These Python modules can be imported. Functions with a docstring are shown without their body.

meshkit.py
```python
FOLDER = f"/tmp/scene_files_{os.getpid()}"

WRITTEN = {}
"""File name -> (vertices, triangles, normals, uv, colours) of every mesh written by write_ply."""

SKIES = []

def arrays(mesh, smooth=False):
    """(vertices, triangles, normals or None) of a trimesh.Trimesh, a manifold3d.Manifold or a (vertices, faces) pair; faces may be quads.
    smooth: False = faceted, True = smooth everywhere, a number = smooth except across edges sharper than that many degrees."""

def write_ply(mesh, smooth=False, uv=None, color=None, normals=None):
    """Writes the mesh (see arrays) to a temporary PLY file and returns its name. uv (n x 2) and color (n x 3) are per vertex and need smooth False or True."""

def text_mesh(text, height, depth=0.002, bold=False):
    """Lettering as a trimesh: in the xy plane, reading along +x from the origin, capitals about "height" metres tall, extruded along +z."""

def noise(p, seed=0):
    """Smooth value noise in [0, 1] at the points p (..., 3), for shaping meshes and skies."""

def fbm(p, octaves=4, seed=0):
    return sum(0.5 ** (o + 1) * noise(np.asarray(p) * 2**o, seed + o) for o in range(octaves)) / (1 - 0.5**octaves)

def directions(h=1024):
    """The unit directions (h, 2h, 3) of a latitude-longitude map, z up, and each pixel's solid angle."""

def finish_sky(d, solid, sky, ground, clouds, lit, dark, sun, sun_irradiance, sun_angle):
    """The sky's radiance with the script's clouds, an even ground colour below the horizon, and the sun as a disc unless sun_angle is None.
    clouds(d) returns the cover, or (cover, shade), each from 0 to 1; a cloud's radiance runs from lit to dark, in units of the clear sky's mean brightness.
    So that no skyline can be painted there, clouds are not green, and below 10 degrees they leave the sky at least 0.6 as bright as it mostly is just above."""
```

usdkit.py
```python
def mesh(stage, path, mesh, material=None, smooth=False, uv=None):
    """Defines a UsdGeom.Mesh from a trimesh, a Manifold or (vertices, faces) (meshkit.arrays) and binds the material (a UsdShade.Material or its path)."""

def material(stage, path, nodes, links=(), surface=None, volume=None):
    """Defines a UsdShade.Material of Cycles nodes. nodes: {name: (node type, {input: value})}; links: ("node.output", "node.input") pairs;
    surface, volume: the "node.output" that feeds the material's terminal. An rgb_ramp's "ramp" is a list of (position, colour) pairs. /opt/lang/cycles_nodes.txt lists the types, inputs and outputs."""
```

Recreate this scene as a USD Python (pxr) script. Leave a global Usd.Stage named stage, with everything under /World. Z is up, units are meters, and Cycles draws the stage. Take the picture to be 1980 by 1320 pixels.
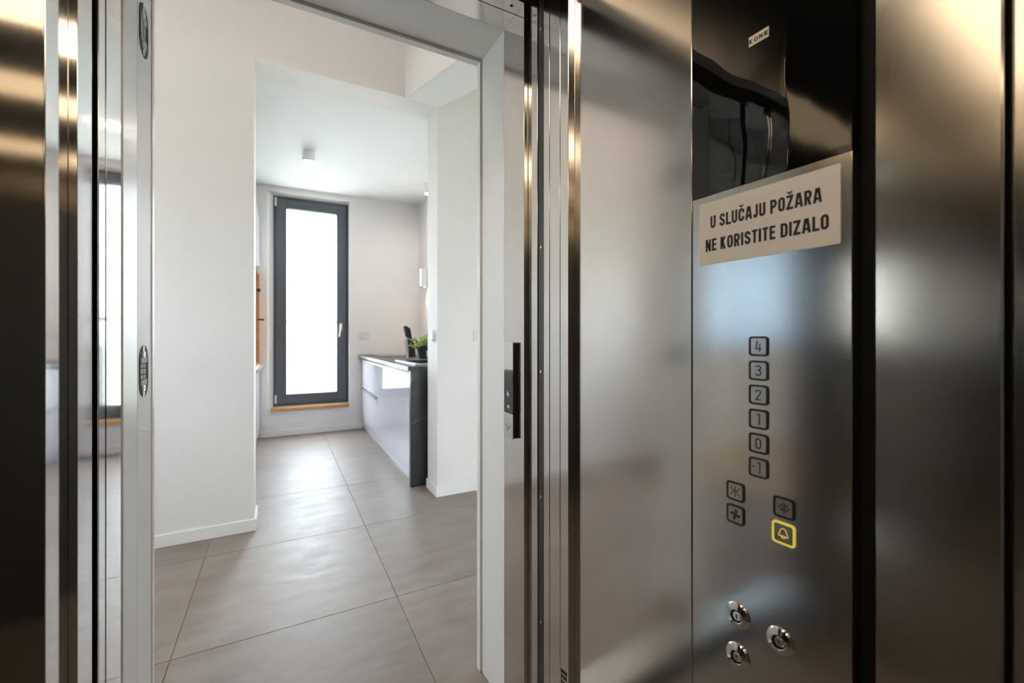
import math, random
import numpy as np, trimesh, usdkit, meshkit
import manifold3d as m3
from shapely.geometry import LineString, Polygon, Point, box as sbox
from shapely.ops import unary_union
from shapely import affinity
from pxr import Usd, UsdGeom, UsdLux, UsdShade, Gf, Sdf

random.seed(7)
rng = np.random.default_rng(7)
stage = Usd.Stage.CreateInMemory()
UsdGeom.SetStageUpAxis(stage, "Z"); UsdGeom.SetStageMetersPerUnit(stage, 1.0)
UsdGeom.Xform.Define(stage, "/World"); UsdGeom.Scope.Define(stage, "/World/Looks")
PI = math.pi

# ------------------------------------------------------------------ camera, sky, lamps' strengths, exposure
F_PX, YAW, EYE = 838.0, 28.18, 1.08          # focal length in pixels of a 1980 px wide frame
cam = UsdGeom.Camera.Define(stage, "/World/camera")
cam.AddTranslateOp().Set(Gf.Vec3d(0, 0, EYE)); cam.AddRotateZOp().Set(-YAW); cam.AddRotateXOp().Set(90.0)
cam.CreateHorizontalApertureAttr(36.0); cam.CreateVerticalApertureAttr(24.0)
cam.CreateFocalLengthAttr(36.0 * F_PX / 1980.0)
cam.CreateVerticalApertureOffsetAttr(-11.0 * 36.0 / 1980.0)
cam.CreateClippingRangeAttr(Gf.Vec2f(0.02, 2000.0))
cam.CreateFStopAttr(3.6); cam.CreateFocusDistanceAttr(1.1)
cam.CreateExposureAttr(0.0)
sky = UsdLux.DomeLight.Define(stage, "/World/sky")
sky.CreateIntensityAttr(6.8); sky.CreateColorAttr(Gf.Vec3f(0.81, 0.90, 1.0))
CAR_LAMP, KITCHEN_LAMP, WALL_LAMP, HALL_LAMP = 7.2, 260.0, 260.0, 10.0   # radiance of the lamps' lenses


# ------------------------------------------------------------------ materials
def mat(name, nodes, links=(), surface="p.BSDF"):
    return usdkit.material(stage, "/World/Looks/" + name, nodes, links, surface=surface)

def plain(name, color, rough=0.5, metal=0.0, **kw):
    return mat(name, {"p": ("principled_bsdf", dict(base_color=color, roughness=rough, metallic=metal, **kw))})

def noisy(name, c0, c1, scale, rough=0.5, detail=6, bump=0.0, stretch=(1, 1, 1), rr=None, metal=0.0, jitter=0.0, **kw):
    n = {"t": ("texture_coordinate", {}), "m": ("mapping", {"scale": stretch}), "n": ("noise_texture", {"scale": scale, "detail": detail, "roughness": 0.6}),
         "r": ("rgb_ramp", {"ramp": [(0.3, c0), (0.7, c1)]}), "p": ("principled_bsdf", dict(roughness=rough, metallic=metal, **kw))}
    l = [("t.object", "m.vector"), ("m.vector", "n.vector"), ("n.fac", "r.fac")]
    if jitter:
        n["o"] = ("object_info", {}); n["g"] = ("rgb_ramp", {"ramp": [(0.0, (1 - jitter,) * 3), (1.0, (1 + jitter * 0.5, 1 + jitter * 0.45, 1 + jitter * 0.4))]})
        n["x"] = ("mix_color", {"blend_type": "multiply", "fac": 1.0, "use_clamp": False})
        l += [("o.random", "g.fac"), ("r.color", "x.a"), ("g.color", "x.b"), ("x.result", "p.base_color")]
    else:
        l.append(("r.color", "p.base_color"))
    if rr:
        n["q"] = ("rgb_ramp", {"ramp": [(0.3, (rr[0],) * 3), (0.7, (rr[1],) * 3)]}); l += [("n.fac", "q.fac"), ("q.color", "p.roughness")]
    if bump:
        n["b"] = ("bump", {"strength": bump, "distance": 0.002}); l += [("n.fac", "b.height"), ("b.normal", "p.normal")]
    return mat(name, n, l)

def brushed(name, color, rough, aniso=0.6, grain=0.06):
    """Brushed stainless steel: vertical grain, so that reflections smear sideways."""
    return mat(name, {"t": ("texture_coordinate", {}), "m": ("mapping", {"scale": (260, 260, 2)}), "n": ("noise_texture", {"scale": 1.0, "detail": 2}),
                      "q": ("rgb_ramp", {"ramp": [(0.2, (rough - grain,) * 3), (0.8, (rough + grain,) * 3)]}),
                      "n2": ("noise_texture", {"scale": 7.0, "detail": 4}), "c": ("rgb_ramp", {"ramp": [(0.3, tuple(x * 0.94 for x in color)), (0.7, color)]}),
                      "g": ("tangent", {"direction_type": "radial", "axis": "z"}),
                      "p": ("principled_bsdf", {"metallic": 1.0, "anisotropic": aniso, "anisotropic_rotation": 0.0})},
               [("t.object", "m.vector"), ("m.vector", "n.vector"), ("n.fac", "q.fac"), ("q.color", "p.roughness"), ("t.object", "n2.vector"), ("n2.fac", "c.fac"),
                ("c.color", "p.base_color"), ("g.tangent", "p.tangent")])

M = {}
M["wall"] = noisy("wall_paint", (0.815, 0.785, 0.765), (0.845, 0.815, 0.795), 3.0, 0.7)
M["ceiling"] = plain("ceiling_paint", (0.84, 0.84, 0.83), 0.75)
M["trim"] = plain("baseboard_lacquer", (0.86, 0.85, 0.83), 0.4)
M["tile"] = mat("concrete_tile", {"t": ("texture_coordinate", {}), "m": ("mapping", {"scale": (1, 2.4, 1)}), "n": ("noise_texture", {"scale": 4.5, "detail": 9, "roughness": 0.62}), "f": ("noise_texture", {"scale": 26.0, "detail": 5, "roughness": 0.6}),
        "r": ("rgb_ramp", {"ramp": [(0.3, (0.195, 0.152, 0.129)), (0.5, (0.240, 0.194, 0.170)), (0.7, (0.288, 0.240, 0.214))]}), "o": ("object_info", {}), "g": ("rgb_ramp", {"ramp": [(0.0, (0.92, 0.91, 0.90)), (1.0, (1.05, 1.045, 1.04))]}),
        "x": ("mix_color", {"blend_type": "multiply", "fac": 1.0, "use_clamp": False}), "q": ("rgb_ramp", {"ramp": [(0.3, (0.40,) * 3), (0.7, (0.53,) * 3)]}), "h": ("mix_float", {"fac": 0.7}), "b": ("bump", {"strength": 0.22, "distance": 0.003}),
        "p": ("principled_bsdf", {"specular_ior_level": 0.5})},
        [("t.object", "m.vector"), ("m.vector", "n.vector"), ("m.vector", "f.vector"), ("n.fac", "r.fac"), ("o.random", "g.fac"), ("r.color", "x.a"), ("g.color", "x.b"), ("x.result", "p.base_color"), ("n.fac", "q.fac"), ("q.color", "p.roughness"),
         ("n.fac", "h.a"), ("f.fac", "h.b"), ("h.result", "b.height"), ("b.normal", "p.normal")])
M["grout"] = plain("grout", (0.20, 0.18, 0.165), 0.9)
M["parquet"] = noisy("parquet", (0.50, 0.33, 0.18), (0.62, 0.43, 0.25), 4.0, 0.4, stretch=(1, 14, 1), jitter=0.15)
M["oak"] = noisy("oak", (0.42, 0.22, 0.10), (0.58, 0.33, 0.16), 5.0, 0.45, stretch=(1.2, 16, 12))
M["sill"] = noisy("oak_sill", (0.46, 0.23, 0.08), (0.62, 0.33, 0.13), 6.0, 0.4, stretch=(2, 18, 18))
M["gloss"] = plain("white_gloss_lacquer", (0.66, 0.66, 0.73), 0.05)
M["stone"] = mat("dark_veined_stone", {"t": ("texture_coordinate", {}), "n": ("noise_texture", {"scale": 3.0, "detail": 6, "distortion": 1.2}), "v": ("noise_texture", {"scale": 0.9, "detail": 3, "distortion": 1.6}),
        "s": ("rgb_ramp", {"ramp": [(0.0, (0, 0, 0)), (0.497, (0, 0, 0)), (0.50, (0.6, 0.6, 0.6)), (0.503, (0, 0, 0)), (1.0, (0, 0, 0))]}), "r": ("rgb_ramp", {"ramp": [(0.3, (0.022, 0.026, 0.025)), (0.7, (0.050, 0.056, 0.054))]}),
        "x": ("mix_color", {"b": (0.28, 0.29, 0.27)}), "p": ("principled_bsdf", {"roughness": 0.36, "specular_ior_level": 0.35})},
        [("t.object", "n.vector"), ("t.object", "v.vector"), ("v.fac", "s.fac"), ("n.fac", "r.fac"), ("s.color", "x.fac"), ("r.color", "x.a"), ("x.result", "p.base_color")])
M["anthracite"] = plain("anthracite_profile", (0.080, 0.092, 0.105), 0.4)
M["hinge_white"] = plain("hinge_cover", (0.75, 0.76, 0.76), 0.4)
M["white_plastic"] = plain("white_plastic", (0.82, 0.82, 0.81), 0.3)
M["switch_white"] = plain("switch_plastic", (0.74, 0.735, 0.725), 0.3)
M["switch_gap"] = plain("switch_gap", (0.35, 0.34, 0.33), 0.6)
M["door_white"] = plain("door_lining_lacquer", (0.84, 0.83, 0.81), 0.5)
M["door_satin"] = plain("door_lining_satin", (0.80, 0.80, 0.79), 0.33)
M["steel"] = brushed("brushed_steel", (0.70, 0.675, 0.645), 0.15, 0.5, 0.012)
M["steel_panel"] = brushed("brushed_steel_panel", (0.68, 0.655, 0.62), 0.15, 0.55, 0.010)
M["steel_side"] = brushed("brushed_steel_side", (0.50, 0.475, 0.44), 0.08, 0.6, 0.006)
M["steel_fine"] = brushed("fine_steel", (0.72, 0.70, 0.68), 0.07, 0.3, 0.008)
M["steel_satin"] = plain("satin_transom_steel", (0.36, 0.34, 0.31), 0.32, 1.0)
M["steel_plain"] = plain("satin_metal", (0.55, 0.53, 0.50), 0.28, 1.0)
M["polished"] = plain("polished_metal", (0.72, 0.70, 0.67), 0.10, 1.0)
M["chrome"] = plain("chrome", (0.82, 0.82, 0.83), 0.06, 1.0)
M["black"] = plain("black_rubber", (0.012, 0.012, 0.012), 0.7, specular_ior_level=0.15)
M["black_plastic"] = plain("black_plastic", (0.016, 0.017, 0.017), 0.35)
M["black_gloss"] = plain("black_gloss", (0.004, 0.004, 0.004), 0.02, ior=1.72)
M["display"] = plain("display_glass", (0.018, 0.019, 0.020), 0.15)
M["engraving"] = plain("engraving", (0.03, 0.028, 0.025), 0.6)
M["shaft"] = plain("shaft_concrete", (0.05, 0.05, 0.05), 0.9)
M["laminate"] = plain("dark_laminate", (0.06, 0.055, 0.05), 0.35)
M["car_floor"] = noisy("car_floor_stone", (0.16, 0.145, 0.13), (0.22, 0.20, 0.18), 20, 0.5)
M["sign"] = plain("sign_white", (0.88, 0.845, 0.82), 0.35)
M["ink"] = plain("black_ink", (0.012, 0.011, 0.010), 0.5)
M["logo"] = plain("logo_white", (0.80, 0.76, 0.70), 0.4)
M["yellow"] = plain("alarm_yellow", (0.75, 0.66, 0.07), 0.35, emission_color=(0.85, 0.72, 0.10), emission_strength=0.45)
M["hinge_metal"] = noisy("hinge_plate_metal", (0.085, 0.08, 0.07), (0.14, 0.13, 0.115), 30, 0.75, specular_ior_level=0.1)
M["hinge_block"] = plain("hinge_block_zinc", (0.40, 0.44, 0.46), 0.6, 0.0, specular_ior_level=0.2)
M["pot"] = plain("dark_blue_pot", (0.018, 0.023, 0.040), 0.35)
M["leaf"] = mat("herb_leaf", {"n": ("noise_texture", {"scale": 40.0}), "r": ("rgb_ramp", {"ramp": [(0.3, (0.20, 0.36, 0.03)), (0.7, (0.48, 0.58, 0.08))]}), "d": ("principled_bsdf", {"roughness": 0.5}),
        "l": ("translucent_bsdf", {}), "x": ("mix_closure", {"fac": 0.35})}, [("n.fac", "r.fac"), ("r.color", "d.base_color"), ("r.color", "l.color"), ("d.BSDF", "x.closure1"), ("l.BSDF", "x.closure2")], surface="x.closure")
M["tag_green"] = plain("green_tag", (0.22, 0.50, 0.12), 0.5)
M["soil"] = plain("soil", (0.05, 0.035, 0.025), 0.9)
M["pane"] = mat("window_pane", {"f": ("fresnel", {"IOR": 1.45}), "q": ("geometry", {}), "k": ("math", {"math_type": "subtract", "value1": 1.0}), "w": ("math", {"math_type": "multiply"}), "a": ("transparent_bsdf", {"color": (0.95, 0.97, 0.96)}), "g": ("glossy_bsdf", {"roughness": 0.0, "color": (1, 1, 1)}), "x": ("mix_closure", {})},
        [("q.backfacing", "k.value2"), ("f.fac", "w.value1"), ("k.value", "w.value2"), ("w.value", "x.fac"), ("a.BSDF", "x.closure1"), ("g.BSDF", "x.closure2")], surface="x.closure")
M["blind"] = mat("blind_fabric", {"d": ("principled_bsdf", {"base_color": (0.55, 0.58, 0.62), "roughness": 0.9}), "l": ("translucent_bsdf", {"color": (0.72, 0.83, 0.95)}), "x": ("mix_closure", {"fac": 0.6})}, [("d.BSDF", "x.closure1"), ("l.BSDF", "x.closure2")], surface="x.closure")
M["terrace"] = noisy("terrace_paving", (0.60, 0.58, 0.55), (0.68, 0.66, 0.63), 6, 0.8)
M["rail"] = plain("rail_paint", (0.16, 0.17, 0.18), 0.5)
M["ground"] = noisy("ground", (0.42, 0.44, 0.36), (0.56, 0.56, 0.47), 0.05, 0.95)
def lamp(name, color, strength): return mat(name, {"e": ("emission", {"color": color, "strength": strength})}, surface="e.emission")
M["car_lamp"] = lamp("car_lamp", (1.0, 0.80, 0.56), CAR_LAMP)
M["kitchen_lamp"] = lamp("kitchen_lamp", (1.0, 0.93, 0.84), KITCHEN_LAMP)
M["wall_lamp"] = lamp("wall_lamp", (1.0, 0.66, 0.40), WALL_LAMP)
M["hall_lamp"] = lamp("hall_lamp", (1.0, 0.84, 0.76), HALL_LAMP)


# ------------------------------------------------------------------ scene helpers
used = {}
def path_for(name, parent):
    base = parent.GetPath().pathString if parent is not None else "/World"
    n = used.get((base, name), 0); used[(base, name)] = n + 1
    return f"{base}/{name}" + (f"_{n:03d}" if n else "")

def tag(o, label=None, cat=None, group=None, kind=None):
    for k, v in (("label", label), ("category", cat), ("group", group), ("kind", kind)):
        if v: o.SetCustomDataByKey(k, v)
    return o

def thing(name, label=None, cat=None, loc=(0, 0, 0), rotz=0.0, group=None, kind=None, matrix=None, parent=None):
    x = UsdGeom.Xform.Define(stage, path_for(name, parent))
    if matrix is not None:
        x.AddTransformOp().Set(Gf.Matrix4d(*[float(v) for v in np.asarray(matrix).T.ravel()]))
    elif parent is None:
        x.AddTranslateOp().Set(Gf.Vec3d(*loc)); x.AddRotateZOp().Set(math.degrees(rotz))
    return tag(x.GetPrim(), label, cat, group, kind)

def obj(name, mesh, material, parent=None, smooth=False, label=None, kind=None):
    if isinstance(mesh, list): mesh = trimesh.util.concatenate([tri(m) for m in mesh])
    o = usdkit.mesh(stage, path_for(name, parent), mesh, M[material], smooth=smooth).GetPrim()
    if label: o.SetCustomDataByKey("label", label)
    if kind: o.SetCustomDataByKey("kind", kind)
    return o

def struct(name, mesh, material, label=None, cat=None, smooth=False):
    return tag(obj(name, mesh, material, None, smooth), label, cat, None, "structure")

def dup(root, loc, label, rotz=0.0, group=None):
    was = root.GetCustomData(); r = thing(''.join(c for c in root.GetName() if not c.isdigit()).rstrip('_'), label, was["category"], loc, rotz, group or was.get("group"))
    r.GetReferences().AddInternalReference(root.GetPath()); r.SetInstanceable(True)
    return r

def tri(m):
    if hasattr(m, "to_mesh"):
        q = m.to_mesh(); return trimesh.Trimesh(q.vert_properties[:, :3], q.tri_verts, process=False)
    return m

def box(x0, x1, y0, y1, z0, z1, b=0.0):
    """A box, chamfered by b."""
    if b <= 0:
        m = trimesh.creation.box((x1 - x0, y1 - y0, z1 - z0)); m.apply_translation(((x0 + x1) / 2, (y0 + y1) / 2, (z0 + z1) / 2)); return m
    p = []
    for x, sx in ((x0, 1), (x1, -1)):
        for y, sy in ((y0, 1), (y1, -1)):
            for z, sz in ((z0, 1), (z1, -1)):
                p += [(x, y + sy * b, z + sz * b), (x + sx * b, y, z + sz * b), (x + sx * b, y + sy * b, z)]
    return trimesh.convex.convex_hull(np.array(p))

def man(m):
    return m3.Manifold(m3.Mesh(np.asarray(m.vertices, np.float32), np.asarray(m.faces, np.uint32)))

def cyl(r, h, n=32, at=(0, 0, 0), axis="z"):
    m = trimesh.creation.cylinder(radius=r, height=h, sections=n)
    if axis == "x": m.apply_transform(trimesh.transformations.rotation_matrix(PI / 2, (0, 1, 0)))
    if axis == "y": m.apply_transform(trimesh.transformations.rotation_matrix(PI / 2, (1, 0, 0)))
    m.apply_translation(at); return m

def lathe(profile, n=32, at=(0, 0, 0)):
    m = trimesh.creation.revolve(np.array(profile, float), sections=n); m.apply_translation(at)
    if m.volume < 0: m.invert()
    return m

def swung(m, deg, px, py):
    """Turned about the vertical through (px, py)."""
    c = (px, py, 0.0); m.apply_transform(trimesh.transformations.rotation_matrix(math.radians(deg), (0, 0, 1), c)); return m

def prism(poly, z0, z1):
    """shapely polygon(s) in xy, extruded from z0 to z1."""
    out = []
    for g in getattr(poly, "geoms", [poly]):
        if g.area > 1e-12:
            m = trimesh.creation.extrude_polygon(g, z1 - z0, engine="earcut"); m.apply_translation((0, 0, z0)); out.append(m)
    return trimesh.util.concatenate(out)

def moved(m, t): m = m.copy(); m.apply_translation(t); return m
def turned(m, R): m = m.copy(); T = np.eye(4); T[:3, :3] = R; m.apply_transform(T); return m
XZ = np.array([[1, 0, 0], [0, 0, -1], [0, 1, 0.0]])      # xy drawing -> wall facing -y (drawing's x to the right, y up)
LEFTFACE = np.array([[0, 0, -1], [-1, 0, 0], [0, 1, 0.0]])   # xy drawing -> wall facing -x (drawing's x runs towards -y)
RIGHTFACE = np.array([[0, 0, 1], [1, 0, 0], [0, 1, 0.0]])    # xy drawing -> wall facing +x (drawing's x runs towards +y)

def rrect(x0, x1, y0, y1, r): return sbox(x0 + r, y0 + r, x1 - r, y1 - r).buffer(r, quad_segs=6)

# lettering drawn with strokes: a bold condensed gothic
def arc(cx, cy, rx, ry, a0, a1, n=12):
    return [(cx + rx * math.cos(math.radians(a)), cy + ry * math.sin(math.radians(a))) for a in np.linspace(a0, a1, n)]

def glyph(ch, s=0.17, W=0.47):
    a = s / 2; w = W; caron = None; L = []; clip = True
    if ch in "ČŽ": caron = True; ch = {"Č": "C", "Ž": "Z"}[ch]
    c = 0.27
    if ch == "U": L = [[(a, 1.1), (a, c)] + arc(w / 2, c, w / 2 - a, c - a, 180, 360) + [(w - a, 1.1)]]
    elif ch == "O" or ch == "0": L = [arc(w / 2, 1 - c, w / 2 - a, c - a, 0, 180) + arc(w / 2, c, w / 2 - a, c - a, 180, 360) + [(w - a, 1 - c)]]
    elif ch == "C": L = [[(w - a, 0.64)] + arc(w / 2, 1 - c, w / 2 - a, c - a, 0, 180) + arc(w / 2, c, w / 2 - a, c - a, 180, 360) + [(w - a, 0.36)]]
    elif ch == "S": L = [[(w - a, 0.70)] + arc(w / 2, 1 - c, w / 2 - a, c - a, 0, 180) + [(a + 0.01, 0.66), (a + 0.07, 0.57), (w / 2, 0.51), (w - a - 0.07, 0.44), (w - a - 0.01, 0.36)] + arc(w / 2, c, w / 2 - a, c - a, 0, -180) + [(a, 0.31)]]
    elif ch == "L": w = 0.40; L = [[(a, 1.1), (a, a), (w + 0.1, a)]]
    elif ch == "J": w = 0.36; L = [[(w - a, 1.1), (w - a, c)] + arc(w / 2, c, w / 2 - a, c - a, 0, -180)]
    elif ch == "A": w = 0.52; L = [[(a - 0.03, -0.1), (w / 2 - 0.035, 1.1)], [(w - a + 0.03, -0.1), (w / 2 + 0.035, 1.1)], [(0.12, 0.27), (w - 0.12, 0.27)]]
    elif ch in "PR":
        b = 0.47; cy = (1 - a + b) / 2; ry = (1 - a - b) / 2
        L = [[(a, -0.1), (a, 1.1)], [(a, 1 - a), (w - a - 0.12, 1 - a)] + arc(w - a - 0.14, cy, 0.14, ry, 90, -90) + [(a, b)]]
        if ch == "R": L.append([(w - a - 0.14, b), (w - a, -0.1)])
    elif ch == "Z": L = [[(0, 1 - a), (w - a, 1 - a), (a, a), (w, a)]]
    elif ch == "N": L = [[(a, -0.1), (a, 1.1)], [(w - a, -0.1), (w - a, 1.1)], [(a, 1.02), (w - a, -0.02)]]
    elif ch == "E": w = 0.40; L = [[(w, 1 - a), (a, 1 - a), (a, a), (w, a)], [(a, 0.52), (w - 0.04, 0.52)]]
    elif ch == "K": L = [[(a, -0.1), (a, 1.1)], [(a, 0.36), (w - a, 1.1)], [(a + 0.10, 0.52), (w - a + 0.01, -0.1)]]
    elif ch == "I": w = s; L = [[(a, -0.1), (a, 1.1)]]
    elif ch == "T": w = 0.42; L = [[(0, 1 - a), (w, 1 - a)], [(w / 2, -0.1), (w / 2, 1)]]
    elif ch == "D": L = [[(a, a), (a, 1 - a), (w - a - 0.15, 1 - a)] + arc(w - a - 0.15, 1 - c, 0.15, c - a, 90, 0, 6) + arc(w - a - 0.15, c, 0.15, c - a, 0, -90, 6) + [(a, a), (a, 0.5)]]
    elif ch == "4": L = [[(0.20, 1.05), (a * 0.6, 0.27), (w, 0.27)], [(w * 0.76, 0.72), (w * 0.76, -0.1)]]
    elif ch == "3": L = [[(a, 0.80)] + arc(w / 2, 0.76, w / 2 - a, 0.24 - a, 150, -40, 8) + [(w * 0.52, 0.53), (w - a - 0.03, 0.46)] + arc(w / 2, 0.26, w / 2 - a, 0.26 - a, 20, -170, 9)]
    elif ch == "2": L = [[(a, 0.70)] + arc(w / 2, 0.74, w / 2 - a, 0.26 - a, 170, -20, 9) + [(w * 0.7, 0.5), (a, a), (w + 0.02, a)]]
    elif ch == "1": w = 0.34; L = [[(0.03, 1 - a), (w - a, 1 - a), (w - a, -0.1)]]
    elif ch == "-": w = 0.26; L = [[(0.02, 0.56), (w - 0.02, 0.56)]]
    shapes = [LineString(l).buffer(a, cap_style="flat", join_style="mitre", mitre_limit=2.5) for l in L]
    g = unary_union(shapes).intersection(sbox(-0.02, 0, w + 0.02, 1))
    if caron: g = unary_union([g, LineString([(w / 2 - 0.15, 1.26), (w / 2, 1.11), (w / 2 + 0.15, 1.26)]).buffer(0.055, cap_style="flat", join_style="mitre")])
    return g, w

def words(text, x0, x1, y, h, s=0.17, W=0.47, gap=0.095, space=0.26):
    """Lettering polygon from x0 to x1 on the baseline y, capitals h tall."""
    out, x = [], 0.0
    for ch in text:
        if ch == " ": x += space; continue
        g, w = glyph(ch, s, W); out.append(affinity.translate(g, x, 0)); x += w + gap
    u = unary_union(out); x -= gap
    return affinity.translate(affinity.scale(u, (x1 - x0) / x, h, origin=(0, 0)), x0, y)


# ================================================================== THE APARTMENT: SHELL
WY0, WY1 = 2.80, 3.015        # the wall with the opening
FY = 5.30                     # the far wall with the window
HZ = 2.622                    # head of the opening
def tile_floor():
    t = thing("floor", "large grey-brown concrete-look floor tiles of the hall and kitchen", "floor", kind="structure")
    obj("grout", box(-1.9, 1.20, 1.12, 5.30, -0.06, -0.0022), "grout", t)
    xs = [-1.9, -1.072, -0.322, 0.428, 1.19]; ys = [1.125, 1.809, 2.569, 3.329, 4.089, 4.849, 5.295]; g = 0.0013
    for j in range(len(ys) - 1):
        for i in range(len(xs) - 1):
            obj("tile", box(xs[i] + g, xs[i + 1] - g, ys[j] + g, ys[j + 1] - g, -0.012, 0.0, 0.0007), "tile", t)
    p = thing("parquet_floor", "light oak parquet of the living room beside the tiles", "floor", kind="structure")
    for i in range(9):
        y = -1.5
        off = (i * 0.37) % 0.9
        x0 = 1.195 + i * 0.42
        for k in range(5):
            y1 = min(2.80, y + (off if k == 0 and off > 0.2 else 1.15))
            if y1 - y > 0.02: obj("plank", box(x0 + 0.0005, x0 + 0.4195, y + 0.0005, y1 - 0.0005, -0.02, 0.0, 0.0008), "parquet", p)
            y = y1
    struct("subfloor", [box(-2.0, 5.2, -1.7, 3.05, -0.30, -0.06), box(-2.0, 1.9, 3.05, 5.6, -0.30, -0.06)], "shaft", "concrete floor slab below the tiles", "floor slab")
tile_floor()

w = man(box(-2.0, 5.1, WY0, WY1, -0.06, 3.3)) - man(box(-0.127, 0.932, WY0 - 1, WY1 + 1, -1, HZ)) - man(box(1.95, 3.5, WY0 - 1, WY1 + 1, 1.0, 2.15))
struct("wall_hall", w, "wall", "white wall with a tall opening between the hall and the kitchen", "wall")
hole = trimesh.convex.convex_hull(np.array([(x, y, z) for y, a, b, c, d in ((FY - 0.001, -0.118, 0.707, 0.300, 2.632), (FY + 0.10, -0.062, 0.709, 0.305, 2.612)) for x in (a, b) for z in (c, d)]))
w = man(box(-2.0, 1.9, FY, FY + 0.30, -0.06, 3.3)) - man(hole) - man(box(-0.062, 0.709, FY + 0.099, FY + 1, 0.305, 2.612))
struct("wall_back", w, "wall", "white far kitchen wall around the tall window", "wall")
struct("wall_right", man(box(1.524, 1.80, WY1, FY, -0.06, 3.3)) - man(box(1.4, 1.9, 3.30, 4.05, 1.15, 1.90)), "wall", "white kitchen wall behind the worktop", "wall")
struct("wall_left", box(-1.1, -0.86, WY1, FY, -0.06, 3.3), "wall", "white kitchen wall behind the tall cabinets", "wall")
# kitchen ceiling, rising slightly towards the window
v = np.array([(x, y, z) for x, y, z in ((-0.87, WY1, HZ), (1.53, WY1, HZ), (-0.87, FY, 2.684), (1.53, FY, 2.700), (-0.87, WY1, 3.25), (1.53, WY1, 3.25), (-0.87, FY, 3.25), (1.53, FY, 3.25))])
struct("ceiling", trimesh.convex.convex_hull(v), "ceiling", "white kitchen ceiling with surface spots", "ceiling")
# hall: outer walls, high ceiling, upper wall and sloping soffit on the right
struct("wall_end", man(box(-2.0, -1.9, 1.12, WY0, -0.06, 3.3)) - man(box(-2.1, -1.8, 1.6, 2.35, 1.0, 1.9)), "wall", "white end wall of the hall", "wall")
w = man(box(-2.0, 1.10, 1.12, 1.272, -0.06, 3.3)) - man(box(-0.300, 0.612, 1.0, 1.4, -1, 2.006))
struct("wall_landing", w, "wall", "white wall around the lift doorway", "wall")
struct("ceiling_hall", [box(-2.0, 5.2, -1.7, 3.05, 3.3, 3.45), box(-2.0, 1.9, 3.05, 5.6, 3.3, 3.45)], "ceiling", "high white ceiling of the hall", "ceiling")
struct("wall_upper", trimesh.convex.convex_hull(np.array([(x, y, z) for x in (0.714, 0.735) for y, z in ((1.272, HZ - 0.004 - 0.296 * (WY0 - 1.272)), (1.272, 3.3), (WY0, HZ - 0.004), (WY0, 3.3))])), "wall", "short white upper wall beside the doorway", "wall")
xs, ys = (0.735, 0.945, 1.25, 1.9), np.linspace(1.272, WY0, 7)
def soffit_z(x, y): return HZ - 0.004 - 0.296 * (WY0 - y) + 0.69 * max(0.0, x - 0.945)
V, Fc = [], []
for x in xs:
    for y in ys: V.append((x, y, soffit_z(x, y)))
for x in xs:
    for y in ys: V.append((x, y, 3.3))
nx, ny = len(xs), len(ys); n0 = nx * ny
for i in range(nx - 1):
    for j in range(ny - 1):
        a, b, c, d = i * ny + j, (i + 1) * ny + j, (i + 1) * ny + j + 1, i * ny + j + 1
        Fc += [(a, c, b), (a, d, c), (n0 + a, n0 + b, n0 + c), (n0 + a, n0 + c, n0 + d)]
rim = [i * ny for i in range(nx)] + [(nx - 1) * ny + j for j in range(1, ny)] + [i * ny + ny - 1 for i in range(nx - 2, -1, -1)] + [j for j in range(ny - 2, 0, -1)]
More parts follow.
